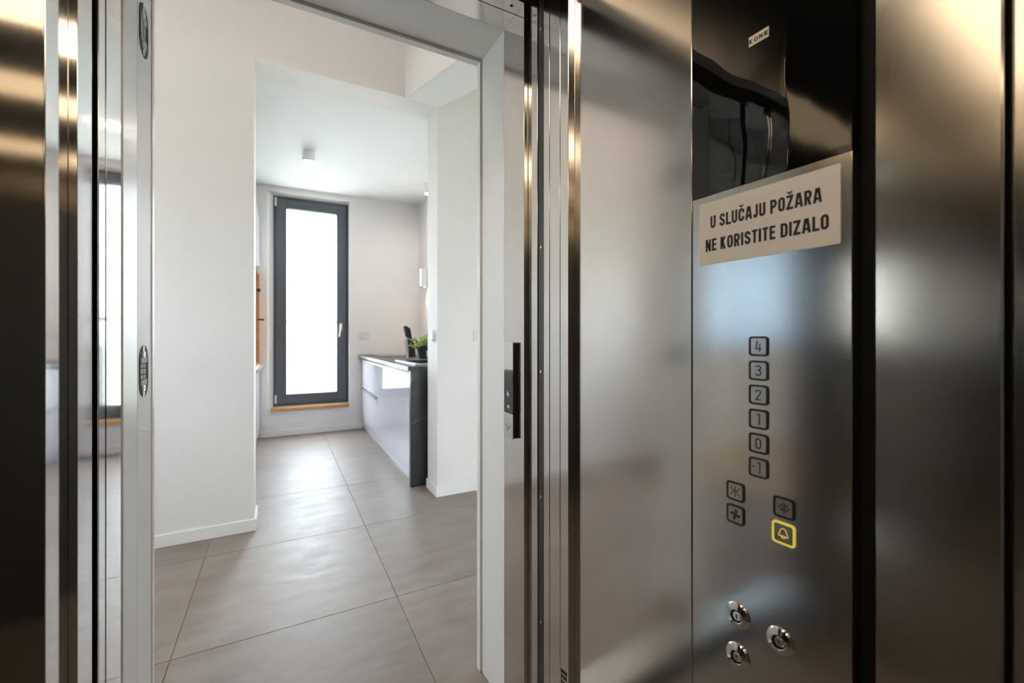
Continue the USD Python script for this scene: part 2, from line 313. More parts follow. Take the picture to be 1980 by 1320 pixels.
for k in range(len(rim)):
    a, b = rim[k], rim[(k + 1) % len(rim)]; Fc += [(a, b, n0 + b), (a, n0 + b, n0 + a)]
struct("ceiling_slope", trimesh.Trimesh(np.array(V), np.array(Fc), process=False), "ceiling", "sloping white ceiling on the right of the hall", "ceiling")
# living room beyond the frame on the right, with its window
w = man(box(5.0, 5.1, -1.6, WY0, -0.06, 3.3)) - man(box(4, 6, -1.3, 0.1, 0.6, 2.3))
struct("wall_living", w, "wall", "white living room wall with a wide window", "wall")
struct("wall_rear", man(box(0.95, 5.1, -1.7, -1.5, -0.06, 3.3)) - man(box(1.4, 2.1, -1.8, -1.4, 0.4, 2.2)), "wall", "white rear wall of the living room", "wall")
w2 = thing("window_2", "living room window", "window", kind="structure")
obj("frame", [box(5.02, 5.08, -1.3, 0.1, 0.6, 0.67), box(5.02, 5.08, -1.3, 0.1, 2.23, 2.3)] + [box(5.02, 5.08, y, y + 0.07, 0.67, 2.23) for y in (-1.3, -0.635, 0.03)], "anthracite", w2)
for y in (-1.23, -0.565): obj("pane", box(5.045, 5.052, y, y + 0.595, 0.67, 2.23), "pane", w2)
# lift shaft
struct("shaft_wall", [box(0.85, 0.95, -1.5, 1.12, -0.06, 3.3), box(-0.85, -0.75, -0.95, 1.12, -0.06, 3.3), box(-0.85, 0.95, -0.95, -0.85, -0.06, 3.3)], "shaft", "dark lift shaft walls", "shaft wall")

# baseboards
b = 0.012
struct("baseboard_left", [box(-1.9, -0.127 + b, WY0 - b, WY0, 0, 0.066, 0.002), box(-0.127, -0.127 + b, WY0, WY1, 0, 0.066, 0.002)], "trim", "white baseboard along the hall wall left of the opening", "baseboard")
struct("baseboard_right", [box(0.932 - b, 3.0, WY0 - b, WY0, 0, 0.066, 0.002), box(0.932 - b, 0.932, WY0, WY1, 0, 0.066, 0.002)], "trim", "white baseboard around the wall end right of the opening", "baseboard")
struct("baseboard_back", box(-0.19, 0.865, FY - b, FY, 0, 0.066, 0.002), "trim", "white baseboard below the kitchen window", "baseboard")

# ================================================================== WINDOW
W = thing("window_1", "tall narrow window with an anthracite frame and oak sill in the far wall", "window", kind="structure")
fy0, fy1 = FY + 0.10, FY + 0.17
def frame4(x0, x1, z0, z1, t, y0, y1, bv=0.002, tb=None):
    tb = t if tb is None else tb
    return [box(x0, x0 + t, y0, y1, z0, z1, bv), box(x1 - t, x1, y0, y1, z0, z1, bv), box(x0 + t, x1 - t, y0, y1, z0, z0 + tb, bv), box(x0 + t, x1 - t, y0, y1, z1 - t, z1, bv)]
obj("frame", frame4(-0.062, 0.709, 0.305, 2.612, 0.042, fy0, fy1), "anthracite", W)
obj("sash", frame4(-0.036, 0.683, 0.335, 2.584, 0.100, fy0 - 0.022, fy0 + 0.045, 0.004), "anthracite", W)
obj("pane", box(0.062, 0.585, fy0 + 0.012, fy0 + 0.022, 0.433, 2.486), "pane", W)
obj("glazing_seal", frame4(0.058, 0.589, 0.429, 2.490, 0.008, fy0 + 0.002, fy0 + 0.012, 0), "black", W)
for z in (2.50, 0.345):
    obj("hinge_cap", [box(-0.050, -0.030, fy0 - 0.034, fy0 - 0.008, z, z + 0.085, 0.005), cyl(0.006, 0.10, 12, (-0.040, fy0 - 0.030, z + 0.043))], "hinge_white", W)
h = thing("handle", parent=W)
obj("backplate", box(0.610, 0.640, fy0 - 0.032, fy0 - 0.022, 1.145, 1.225, 0.004), "hinge_white", h)
lv = trimesh.convex.convex_hull(np.vstack([trimesh.creation.icosphere(2, r).vertices + np.array(p) for p, r in (((0.625, fy0 - 0.056, 1.195), 0.012), ((0.606, fy0 - 0.062, 1.075), 0.009))]))
obj("lever", [lv, cyl(0.009, 0.03, 16, (0.625, fy0 - 0.046, 1.19), "y")], "hinge_white", h, 40)
obj("sill", box(-0.086, 0.700, FY - 0.028, FY + 0.10, 0.268, 0.303, 0.004), "sill", W)

w3 = thing("window_3", "window over the kitchen sink", "window", kind="structure")
obj("frame", [box(1.66, 1.72, 3.30, 4.05, 1.15, 1.21), box(1.66, 1.72, 3.30, 4.05, 1.84, 1.90)] + [box(1.66, 1.72, y, y + 0.06, 1.21, 1.84) for y in (3.30, 3.99)], "anthracite", w3)
obj("pane", box(1.685, 1.692, 3.36, 3.99, 1.21, 1.84), "pane", w3)
w4 = thing("window_4", "living room window in the wall right of the opening", "window", kind="structure")
obj("frame", [box(1.95, 3.5, 2.93, 2.99, 1.0, 1.07), box(1.95, 3.5, 2.93, 2.99, 2.08, 2.15)] + [box(x, x + 0.07, 2.93, 2.99, 1.07, 2.08) for x in (1.95, 2.69, 3.43)], "anthracite", w4)
for x in (2.02, 2.76): obj("pane", box(x, x + 0.67, 2.955, 2.962, 1.07, 2.08), "pane", w4)

bl = thing("roller_blind", "pale translucent roller blind drawn over the living room window", "blind")
obj("fabric", box(1.92, 3.53, 2.80 - 0.030, 2.80 - 0.028, 0.98, 2.20), "blind", bl); obj("roller", cyl(0.022, 1.62, 20, (2.725, 2.765, 2.215), "x"), "white_plastic", bl)

w5 = thing("window_5", "window in the end wall of the hall", "window", kind="structure")
obj("frame", [box(-1.98, -1.92, 1.6, 2.35, 1.0, 1.06), box(-1.98, -1.92, 1.6, 2.35, 1.84, 1.9)] + [box(-1.98, -1.92, y, y + 0.06, 1.06, 1.84) for y in (1.6, 2.29)], "anthracite", w5)
obj("pane", box(-1.955, -1.948, 1.66, 2.29, 1.06, 1.84), "pane", w5)


w6 = thing("window_6", "window in the rear wall of the living room", "window", kind="structure")
obj("frame", [box(1.4, 2.1, -1.64, -1.58, 0.4, 0.47), box(1.4, 2.1, -1.64, -1.58, 2.13, 2.2)] + [box(x, x + 0.07, -1.64, -1.58, 0.47, 2.13) for x in (1.4, 2.03)], "anthracite", w6)
obj("pane", box(1.47, 2.03, -1.615, -1.608, 0.47, 2.13), "pane", w6)

# outside: terrace, railing, far houses
struct("terrace", box(-3, 4, FY + 0.30, 6.95, 0.05, 0.22), "terrace", "pale paved terrace outside the window", "terrace")
struct("ground", box(-400, 400, -400, 600, -9.5, -9.0), "ground", "distant pale ground outside", "ground")
rl = thing("railing", "thin pale metal balcony railing outside the window", "railing")
obj("top_rail", cyl(0.018, 6.4, 12, (0.5, 6.6, 1.27), "x"), "rail", rl)
for x in (-2.2, -0.9, 0.75, 2.05, 3.3): obj("post", box(x - 0.015, x + 0.015, 6.585, 6.615, 0.22, 1.255), "rail", rl)

# ================================================================== KITCHEN, RIGHT HAND RUN
X0 = 0.845
def drawer_front(parent, name, y0, y1, z0, z1, handle=True):
    f = obj(name, box(X0, X0 + 0.019, y0, y1, z0, z1, 0.0015), "gloss", parent)
    if handle:
        obj("handle", [box(X0 - 0.018, X0 + 0.004, y0 + 0.012, y1 - 0.012, z1 - 0.003, z1 + 0.0015), box(X0 - 0.018, X0 - 0.0145, y0 + 0.012, y1 - 0.012, z1 - 0.016, z1 - 0.003)], "steel_plain", f)
    return f
cb = thing("base_cabinet", "white gloss kitchen base unit with two drawers next to the window wall", "kitchen cabinet")
obj("body", box(X0 + 0.020, 1.51, 4.362, 5.285, 0.10, 0.825), "gloss", cb)
obj("plinth", box(0.868, 0.884, 4.362, 5.285, 0.0, 0.099), "gloss", cb)
drawer_front(cb, "drawer", 4.364, 5.283, 0.105, 0.474); drawer_front(cb, "drawer", 4.364, 5.283, 0.481, 0.808)
cc = thing("base_cabinet", "white gloss kitchen base unit with one wide front beside the dark stone end panel", "kitchen cabinet")
obj("body", man(box(X0 + 0.020, 1.51, 3.102, 4.360, 0.10, 0.825)) - man(box(0.92, 1.365, 3.20, 3.75, 0.66, 0.9)), "gloss", cc)
obj("plinth", box(0.868, 0.884, 3.102, 4.360, 0.0, 0.099), "gloss", cc)
drawer_front(cc, "door", 3.104, 4.360, 0.105, 0.808)
wt = thing("worktop", "dark veined stone worktop with a matching end panel reaching the floor", "worktop")
top = man(box(0.802, 1.523, 3.060, 5.299, 0.829, 0.860, 0.002)) - man(box(0.925, 1.36, 3.205, 3.745, 0.7, 1.0))
obj("slab", top, "stone", wt)
obj("end_panel", box(0.822, 1.523, 3.062, 3.100, 0.004, 0.829, 0.001), "stone", wt)
obj("foot_strip", box(0.830, 1.52, 3.066, 3.098, 0.0, 0.004), "black", wt)
sk = thing("sink", "dark composite kitchen sink set into the near end of the worktop", "sink")
rimm = man(box(0.880, 1.400, 3.160, 3.790, 0.8602, 0.872, 0.003)) - man(box(0.925, 1.36, 3.205, 3.745, 0.7, 1.0))
obj("rim", rimm, "steel_plain", sk, label="pale metal rim of the sink")
bowl = man(box(0.927, 1.358, 3.207, 3.743, 0.68, 0.868)) - man(box(0.935, 1.350, 3.215, 3.735, 0.69, 1.0))
obj("bowl", bowl, "black_plastic", sk); obj("drain", cyl(0.04, 0.006, 24, (1.14, 3.47, 0.693)), "steel_plain", sk)
ck = thing("cooktop", "black glass cooktop set on the worktop near the window", "cooktop")
obj("glass", box(0.93, 1.44, 4.60, 5.20, 0.8602, 0.866, 0.002), "black_gloss", ck)
for x, y, r in ((1.06, 4.76, 0.08), (1.06, 5.04, 0.09), (1.31, 4.76, 0.09), (1.31, 5.04, 0.07)):
    obj("ring", prism(Point(x, y).buffer(r).difference(Point(x, y).buffer(r - 0.003)), 0.866, 0.8663), "steel_plain", ck)

# knife block with its knives
KB = np.array((1.165, 4.34, 0.86))
kb = thing("knife_block", "waisted black knife block on the worktop beside the potted herb", "knife block", tuple(KB))
prof = [(-0.036, 0.0), (0.036, 0.0), (0.033, 0.06), (0.027, 0.11), (0.020, 0.155), (-0.050, 0.185), (-0.042, 0.12), (-0.034, 0.06)]
mm = turned(prism(Polygon(prof), -0.05, 0.05), XZ); obj("body", mm, "black_plastic", kb)
obj("foot", box(-0.038, 0.038, -0.052, 0.052, 0.0, 0.008, 0.001), "steel_plain", kb)
def knife(k, dx, dy, L, lab):
    kn = thing("kitchen_knife", lab, "knife", tuple(KB + np.array((dx, dy, 0.172 - (dx + 0.015) * 0.40))), group=None)
    d = np.array((-0.20, 0.0, 0.98)); d /= np.linalg.norm(d)
    pts = lambda t, r, sc=1.0: trimesh.creation.icosphere(1, 1.0).vertices * np.array((r, r * sc, r)) + d * t
    obj("blade", trimesh.convex.convex_hull(np.vstack([pts(0.004, 0.006, 0.3), pts(0.022, 0.008, 0.5)])), "chrome", kn, 40, label="visible steel root of the blade")
    obj("handle", trimesh.convex.convex_hull(np.vstack([pts(0.028, 0.0085, 0.8), pts(0.028 + L * 0.5, 0.0075, 0.8), pts(0.028 + L, 0.010, 0.8)])), "black_plastic", kn, 40)
    obj("end_cap", trimesh.creation.icosphere(1, 0.0055) .apply_translation(d * (0.028 + L + 0.0085)), "chrome", kn, 40)
KN = [(-0.040, -0.03, 0.105), (-0.018, -0.03, 0.110), (0.004, -0.03, 0.105), (-0.040, 0.0, 0.100), (-0.018, 0.0, 0.120), (0.004, 0.0, 0.108)]
KL = ["black handled knife at the front left of the knife block", "black handled knife in the front middle of the knife block", "black handled knife at the front right of the knife block",
      "black handled knife at the back left of the knife block", "tallest black handled knife, back middle of the knife block", "black handled knife at the back right of the knife block"]
for k, (a, c, L) in enumerate(KN): knife(k, a, c, L, KL[k])

# potted herb
PH = np.array((1.205, 4.0, 0.86))
ph = thing("potted_herb", "light green potted herb in a tapered dark blue pot on the worktop", "potted plant", tuple(PH))
obj("pot", lathe([(0, 0), (0.050, 0), (0.083, 0.120), (0.084, 0.126), (0.079, 0.126), (0.074, 0.112), (0, 0.112)], 40), "pot", ph, 35)
obj("soil", cyl(0.073, 0.004, 24, (0, 0, 0.112)), "soil", ph)
r2 = np.random.default_rng(3); stems, leaves = [], []
for k in range(26):
    a = r2.uniform(0, 2 * PI); lean = r2.uniform(0.1, 1.0); hgt = r2.uniform(0.06, 0.12) * (1.1 - 0.45 * lean)
    base = np.array((math.cos(a) * 0.04 * lean, math.sin(a) * 0.04 * lean, 0.112)); tip = base + np.array((math.cos(a) * 0.075 * lean, math.sin(a) * 0.075 * lean, hgt))
    if k in (3, 9): tip = base + np.array((-0.12, -0.03 + 0.02 * k / 9, 0.012))
    s = trimesh.creation.cylinder(0.0016, segment=(base, tip), sections=5); stems.append(s)
    for q in range(9):
        c = base + (tip - base) * r2.uniform(0.35, 1.05) + r2.normal(0, 0.009, 3); n = r2.normal(0, 1, 3) + (0, 0, 0.8); n /= np.linalg.norm(n)
        u = np.cross(n, r2.normal(0, 1, 3)); u /= np.linalg.norm(u); v_ = np.cross(n, u); l = r2.uniform(0.012, 0.022)
        P = np.array([c - u * l, c - u * 0.2 * l + v_ * l * 0.55, c + u * l, c - u * 0.2 * l - v_ * l * 0.55, c + n * l * 0.22, c - n * l * 0.05])
        leaves.append(trimesh.Trimesh(P, [(0, 4, 1), (1, 4, 2), (2, 4, 3), (3, 4, 0), (0, 1, 5), (1, 2, 5), (2, 3, 5), (3, 0, 5)], process=False))
obj("stems", stems, "leaf", ph); obj("foliage", leaves, "leaf", ph, kind="stuff")
tg = box(-0.009, 0.009, -0.0015, 0.0015, -0.03, 0.075, 0.0005); tg.apply_transform(trimesh.transformations.rotation_matrix(-0.27, (1, 0, 0))); tg.apply_translation((0.004, -0.078, 0.055))
obj("plant_tag", tg, "tag_green", ph, label="green label hanging on the front of the pot")

# wall lamp above the worktop (lit, warm)
wl = thing("wall_lamp", "chrome cylinder wall lamp glowing warmly above the worktop", "lamp", (1.462, 4.87, 1.64))
obj("shade", lathe([(0.050, 0.0), (0.055, 0.0), (0.055, 0.205), (0.0, 0.205), (0.0, 0.200), (0.050, 0.200), (0.050, 0.0)], 36), "chrome", wl, 35)
obj("bulb", lathe([(0, 0.06), (0.030, 0.06), (0.034, 0.09), (0.020, 0.13), (0, 0.13)], 24), "wall_lamp", wl, 35)
obj("bracket", box(0.054, 0.0615, -0.02, 0.02, 0.07, 0.14), "chrome", wl)

# ceiling spots
def spot(x, y, label):
    z = HZ + (y - WY1) * 0.0275
    s = thing("ceiling_spot", label, "ceiling lamp", (x, y, z - 0.095), group="surface mounted ceiling spots")
    obj("base", cyl(0.042, 0.016, 32, (0, 0, 0.089)), "white_plastic", s)
    obj("housing", lathe([(0.0445, 0.004), (0.050, 0.0), (0.0505, 0.003), (0.0505, 0.079), (0.048, 0.081), (0, 0.081), (0, 0.012), (0.0445, 0.012), (0.0445, 0.004)], 40), "white_plastic", s, 35)
    obj("lens", cyl(0.0442, 0.004, 40, (0, 0, 0.007)), "kitchen_lamp", s)
    return s
sp = spot(0.217, 4.066, "white cylinder spot on the kitchen ceiling in front of the window")
dup(sp, (1.385, 4.42, HZ + (4.42 - WY1) * 0.0275 - 0.095), "white cylinder spot on the kitchen ceiling, half hidden by the wall end")

# switches and sockets
def plate(name, label, cat, R, at, w, h, rockers):
    t = thing(name, label, cat, at)
    obj("plate", turned(prism(rrect(-w / 2, w / 2, -h / 2, h / 2, 0.006), 0, 0.010), R), "switch_white", t)
    obj("rocker_gap", turned(prism(unary_union([sbox(a - 0.0015, c - 0.0015, b_ + 0.0015, d + 0.0015) for a, b_, c, d in rockers]), 0.010, 0.0104), R), "switch_gap", t)
    for x0, x1, y0, y1 in rockers: obj("rocker", turned(prism(rrect(x0, x1, y0, y1, 0.002), 0.0104, 0.0140), R), "switch_white", t)
    return t
plate("double_switch", "white double switch plate on the far wall between window and worktop", "switch", XZ, (0.871, FY - 0.0002, 1.086), 0.113, 0.085, [(-0.045, -0.001, -0.030, 0.028), (0.001, 0.045, -0.030, 0.028)])
plate("light_switch", "white square light switch on the wall end, cut by the door frame", "switch", XZ, (1.238, WY0 - 0.0002, 1.080), 0.088, 0.088, [(-0.026, 0.026, -0.028, 0.028)])
rc = thing("remote_control", "small white rounded remote in a holder on the narrow side of the wall end", "remote control", (0.932, 2.868, 1.078))
obj("holder", turned(prism(rrect(-0.026, 0.026, -0.040, 0.020, 0.018), 0, 0.010), LEFTFACE), "switch_white", rc)
obj("body", turned(trimesh.convex.convex_hull(np.vstack([prism(rrect(-0.022, 0.022, -0.034, 0.042, 0.019), 0.010, 0.018).vertices, prism(rrect(-0.016, 0.016, -0.028, 0.036, 0.014), 0.018, 0.024).vertices])), LEFTFACE), "white_plastic", rc)
obj("key", turned(prism(rrect(-0.008, 0.008, 0.008, 0.024, 0.005), 0.024, 0.0255), LEFTFACE), "switch_gap", rc)

# ================================================================== KITCHEN, LEFT HAND TALL UNITS
tc = thing("tall_cabinet", "tall white kitchen unit with an oak lined niche, at the left edge of the opening", "kitchen cabinet")
XF = -0.187
obj("base_body", box(-0.855, XF - 0.02, 3.03, 5.29, 0.09, 0.745), "gloss", tc); obj("plinth", box(-0.85, XF - 0.03, 3.03, 5.29, 0, 0.089), "gloss", tc)
for y0, y1 in ((3.032, 3.735), (3.739, 4.441), (4.445, 5.288)): obj("door", box(XF - 0.019, XF, y0, y1, 0.095, 0.742, 0.001), "gloss", tc)
obj("side_body", box(-0.855, XF - 0.02, 3.03, 4.43, 0.746, 2.29), "gloss", tc)
for y0, y1 in ((3.032, 3.735), (3.739, 4.428)): obj("door", box(XF - 0.019, XF, y0, y1, 0.746, 2.29, 0.001), "gloss", tc)
obj("upper_body", box(-0.855, XF - 0.02, 4.432, 5.29, 1.745, 2.29), "gloss", tc); obj("door", box(XF - 0.019, XF, 4.432, 5.288, 1.745, 2.29, 0.001), "gloss", tc)
obj("niche_lining", [box(-0.855, -0.60, 4.432, 5.29, 0.80, 1.735), box(-0.60, XF - 0.004, 5.270, 5.288, 0.80, 1.715), box(-0.60, XF - 0.004, 4.434, 4.452, 0.80, 1.715), box(-0.60, XF - 0.004, 4.434, 5.288, 1.715, 1.735), box(-0.60, XF - 0.004, 4.434, 5.288, 0.78, 0.80)], "oak", tc)
obj("shelf", box(-0.60, XF + 0.030, 4.44, 5.27, 0.757, 0.779, 0.003), "gloss", tc)
obj("control_knob", cyl(0.016, 0.030, 20, (XF + 0.015, 4.60, 1.50), "x"), "black_plastic", tc)
obj("pull_handle", [box(XF, XF + 0.055, 4.72, 4.735, 1.225, 1.240, 0.002), box(XF + 0.045, XF + 0.055, 4.72, 4.90, 1.225, 1.240, 0.002)], "black_plastic", tc)
obj("hinge_bracket", box(XF, XF + 0.035, 4.50, 4.515, 1.66, 1.71, 0.002), "steel_plain", tc)

# ================================================================== WHITE DOOR LINING OF THE APARTMENT DOOR
D = thing("door_1", "white apartment door lining with concealed hinges around the lift doorway", "door frame", kind="structure")
obj("side_lining", box(0.574, 0.612, 1.1205, 1.274, 0.0, 2.006, 0.0006), "door_white", D)
obj("side_lining", box(-0.300, -0.2622, 1.166, 1.278, 0.0, 2.006, 0.0006), "door_white", D)
obj("side_lining", box(-0.300, -0.2618, 1.073, 1.1636, 0.0, 2.006, 0.0006), "door_satin", D, label="glossier white outer board of the left lining")
obj("head_lining", box(-0.2617, 0.5735, 1.1205, 1.274, 1.9675, 2.006, 0.0006), "door_white", D)
obj("stop", box(0.5668, 0.600, 1.2765, 1.30, 0.0, 1.97, 0.0006), "trim", D)
obj("stop", box(-0.300, -0.2605, 1.2805, 1.30, 0.0, 1.97, 0.0004), "trim", D)
obj("stop", box(-0.2600, 0.5665, 1.2765, 1.30, 1.9585, 2.0, 0.0006), "trim", D)
def hinge(zc, f):
    Yc = 1.2125
    h = obj("hinge", turned(prism(rrect(-0.034, 0.034, -0.056, 0.056, 0.0335), 0, 0.0014), RIGHTFACE).apply_translation((-0.2622, Yc, zc)), "hinge_metal", D, label="dark grey concealed hinge with rounded plate")
    P = lambda poly, a, b: turned(prism(poly, a, b), RIGHTFACE).apply_translation((-0.2622, Yc, zc))
    obj("cavity", P(rrect(-0.030, 0.030, -0.018, 0.018, 0.002), 0.0014, 0.0017), "black", h)
    for s in (-1, 1):
        obj("cover_block", P(unary_union([rrect(-0.026, 0.018, min(s * 0.018, s * 0.030), max(s * 0.018, s * 0.030), 0.002), rrect(-0.018, 0.010, min(s * 0.026, s * 0.043), max(s * 0.026, s * 0.043), 0.004)]), 0.0014, 0.0023), "hinge_block", h)
        obj("screw", P(Point(-0.003, s * 0.0365).buffer(0.0065).difference(Point(-0.003, s * 0.0365).buffer(0.0028)), 0.0023, 0.0029), "polished", h)
        obj("screw", P(Point(-0.005, s * 0.049).buffer(0.0062).difference(Point(-0.005, s * 0.049).buffer(0.0026)), 0.0014, 0.0020), "polished", h)
        obj("screw_recess", P(Point(-0.005, s * 0.049).buffer(0.0026), 0.0014, 0.0018), "black", h)
        obj("screw_recess", P(Point(-0.003, s * 0.0365).buffer(0.0028), 0.0023, 0.0025), "black", h)
    for z0, z1, x1 in ((-0.016, -0.0075, 0.0), (-0.0055, 0.0055, 0.001), (0.0075, 0.016, 0.0)):
        obj("arm", [P(rrect(-0.030, x1 - 0.010, z0, z1, 0.001), 0.0017, 0.0022), P(rrect(x1 - 0.010, x1 + 0.004, z0, z1, 0.002), 0.0017, 0.0030)], "hinge_block", h)
hinge(1.744, 0); hinge(1.003, 1)

# ================================================================== LIFT: LANDING PORTAL
XR, XL = 0.574, -0.262
PT = thing("lift_portal", "brushed stainless steel landing portal framing the open lift doorway", "lift door frame")
obj("jamb", box(XR, 0.66, 1.003, 1.1195, 0.0, 2.08, 0.0006), "steel", PT)
obj("jamb", swung(box(-0.282, XL, 0.976, 1.072, 0.0, 2.08, 0.0006), 1.9, XL, 1.024), "steel_fine", PT)
obj("jamb_backing", box(-0.35, -0.284, 0.976, 1.072, 0.0, 2.08), "black", PT)
hd = man(box(XL, XR, 1.003, 1.0505, 1.967, 2.08, 0.0005)) - man(cyl(0.0042, 0.02, 20, (0.549, 1.0276, 1.967)))
obj("head_panel", hd, "steel", PT); obj("head_panel", box(XL, XR, 1.0525, 1.1195, 1.967, 2.08, 0.0005), "steel", PT)
obj("seam_backing", [box(XL, XR, 1.0505, 1.0525, 1.972, 2.08), cyl(0.0041, 0.02, 16, (0.549, 1.0276, 1.984))], "black", PT)
obj("sill", box(-0.35, 0.66, 1.003, 1.1195, -0.05, 0.0), "steel_plain", PT)
LD = thing("landing_door", "retracted stainless steel landing door edge in the right side slot", "lift door")
obj("panel", box(0.586, 0.66, 0.9545, 1.0015, 0.004, 2.05, 0.0008), "steel", LD)
LE = thing("closing_post", "slim stainless closing post on the left of the doorway", "lift door post")
obj("post", swung(box(-0.300, -0.2622, 0.9375, 0.9715, 0.0, 2.05, 0.0006), 1.9, XL, 1.024), "steel_fine", LE); obj("seam_backing", box(-0.35, -0.2685, 0.9725, 0.9745, 0.0, 2.05), "engraving", LE)
LC = thing("door_sensor_strip", "black vertical door sensor strip with small screws in the right side slot", "door sensor")
obj("strip", box(0.5875, 0.62, 0.9255, 0.9525, 0.01, 2.05, 0.001), "black_plastic", LC)
for z in (1.862, 1.306, 0.989, 0.67, 0.35): obj("screw", [cyl(0.004, 0.0016, 16, (0.5870, 0.9395, z), "x")], "polished", LC, 40)
struct("shaft_gap", [box(-0.42, -0.295, 0.925, 0.936, -0.05, 2.6), box(-0.45, 0.80, 0.83, 1.0, 2.082, 2.2), box(0.66, 0.85, 0.82, 1.12, -0.05, 2.3), box(-0.75, -0.35, 0.86, 1.12, -0.05, 2.3), box(-0.75, 0.85, 1.0, 1.12, 2.2, 3.3)], "shaft", "black gap between the landing and the lift car", "shaft gap")

# landing call panel on the right jamb
CP = thing("landing_call_panel", "slim landing call panel with a dark display on the right portal jamb", "lift call panel", (0.5738, 1.069, 0.931))
yN, yF = -0.027, 0.027     # near and far edge, from the centre
obj("housing", box(-0.0105, 0.0, yN + 0.001, yF - 0.001, -0.133, 0.129, 0.001), "black_plastic", CP)
def face(z0, z1, m, name, t=0.0125, bv=0.0008): return obj(name, box(-t, -0.0105, yN, yF, z0, z1, bv), m, CP)
face(0.054, 0.131, "steel_plain", "upper_plate"); face(-0.066, 0.0525, "display", "display_window", 0.0122); face(-0.135, -0.0675, "steel_plain", "lower_plate")
LB = lambda poly, d0, d1: turned(prism(poly, d0, d1), LEFTFACE)
obj("floor_digit", LB(affinity.translate(affinity.scale(LineString([(0, 1), (0, 0.35), (0.8, 0.35)]).union(LineString([(0.55, 0.75), (0.55, -0.1)])).buffer(0.10), 0.011, 0.014, origin=(0, 0)), -0.007, -0.020), 0.0121, 0.0126), "hinge_white", CP)
obj("display_symbol", LB(unary_union([sbox(-0.007, -0.052, 0.006, -0.0495), sbox(-0.007, -0.047, 0.006, -0.0445), sbox(-0.002, -0.050, 0.001, -0.046)]), 0.0121, 0.0126), "hinge_white", CP)
obj("down_arrow", LB(LineString([(-0.014, -0.096), (-0.003, -0.113), (0.010, -0.100)]).buffer(0.0009), 0.0124, 0.0129), "engraving", CP)

# ================================================================== LIFT CAR
# right front jamb
RJ = thing("car_jamb_right", "brushed stainless right front jamb of the lift car with a slotted vent", "lift car jamb")
obj("panel", box(0.586, 0.70, 0.8985, 0.9245, 0.0, 2.12, 0.0008), "steel", RJ)
obj("panel", box(0.5864, 0.70, 0.8535, 0.8975, 0.0, 2.12, 0.0008), "steel", RJ)
ventp = man(box(0.586, 0.70, 0.819, 0.8515, 0.0, 2.12, 0.0008))
for i in range(3):
    for j in range(14):
        z1 = 0.299 - j * 0.0125 - i * 0.0015
        ventp -= man(box(0.58, 0.60, 0.8245 + i * 0.0085, 0.8245 + i * 0.0085 + 0.0065, z1 - 0.0095, z1))
obj("panel", ventp, "steel", RJ); obj("vent_backing", box(0.5985, 0.601, 0.8235, 0.8505, 0.10, 0.31), "black", RJ)
# left front jamb and return
LJ = thing("car_jamb_left", "stainless left front jamb of the lift car with a dark return panel", "lift car jamb")
obj("panel", swung(box(-0.290, -0.262, 0.860, 0.923, 0.0, 2.12, 0.0006), 1.9, XL, 0.888), "steel_fine", LJ)
obj("panel", swung(box(-0.298, -0.270, 0.7835, 0.8585, 0.0, 2.12, 0.0008), 1.9, -0.270, 0.821), "steel_fine", LJ)
obj("backing", box(-0.35, -0.300, 0.7835, 0.916, 0.0, 2.12), "black", LJ)
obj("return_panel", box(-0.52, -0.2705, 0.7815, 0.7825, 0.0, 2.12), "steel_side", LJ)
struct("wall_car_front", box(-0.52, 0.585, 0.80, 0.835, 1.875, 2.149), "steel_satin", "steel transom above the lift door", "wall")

# right side wall: a frame of its own, 1.4 degrees off the doorway axis; x along the wall towards the camera, y up, z into the car
ang = math.atan(0.0245)
dv = np.array((math.sin(ang), -math.cos(ang), 0)); nv = np.array((-math.cos(ang), -math.sin(ang), 0))
WM = np.eye(4); WM[:3, 0] = dv; WM[:3, 1] = (0, 0, 1); WM[:3, 2] = nv; WM[:3, 3] = (0.604, 0.819, 0)
SWALL = thing("wall_car_right", "far brushed stainless panel of the right side wall of the lift car, beside the doorway", "wall", kind="structure", matrix=WM)
obj("panel", box(0.0, 0.3185, 0.0, 2.15, -0.02, 0.0, 0.0012), "steel_panel", SWALL); obj("backing", box(-0.02, 0.3203, 0.0, 2.15, -0.045, -0.021), "black", SWALL)
SW2 = thing("wall_car_right", "near brushed stainless panels of the right side wall of the lift car, beyond the control panel", "wall", kind="structure", matrix=WM)
obj("panel", box(0.570, 0.6735, 0.0, 2.15, -0.02, 0.0, 0.002), "steel_panel", SW2)
obj("panel", box(0.6775, 1.56, 0.0, 2.15, -0.02, 0.0, 0.0035), "steel_panel", SW2)
obj("joint_channel", [box(0.5488, 0.570, 0.0, 2.15, -0.03, -0.018), box(0.6735, 0.6775, 0.0, 2.15, -0.02, -0.010)], "black", SW2)
obj("backing", box(0.5488, 1.56, 0.0, 2.15, -0.045, -0.030), "shaft", SW2)

# control panel
CO = thing("car_operating_panel", "stainless lift control panel with floor buttons, key switches and a black display glass", "lift control panel", matrix=WM)
ZG = 1.3075
obj("faceplate", box(0.3205, 0.5485, 0.25, ZG - 0.0006, -0.018, 0.0008, 0.0008), "steel_panel", CO)
obj("back_box", box(0.3205, 0.5485, 0.0, 2.15, -0.045, -0.019), "black", CO)
obj("lower_plate", box(0.3205, 0.5485, 0.0, 0.2495, -0.018, 0.0, 0.0008), "steel_panel", CO)
obj("upper_plate", box(0.3205, 0.5485, 1.8005, 2.15, -0.018, 0.0, 0.0008), "steel_panel", CO)
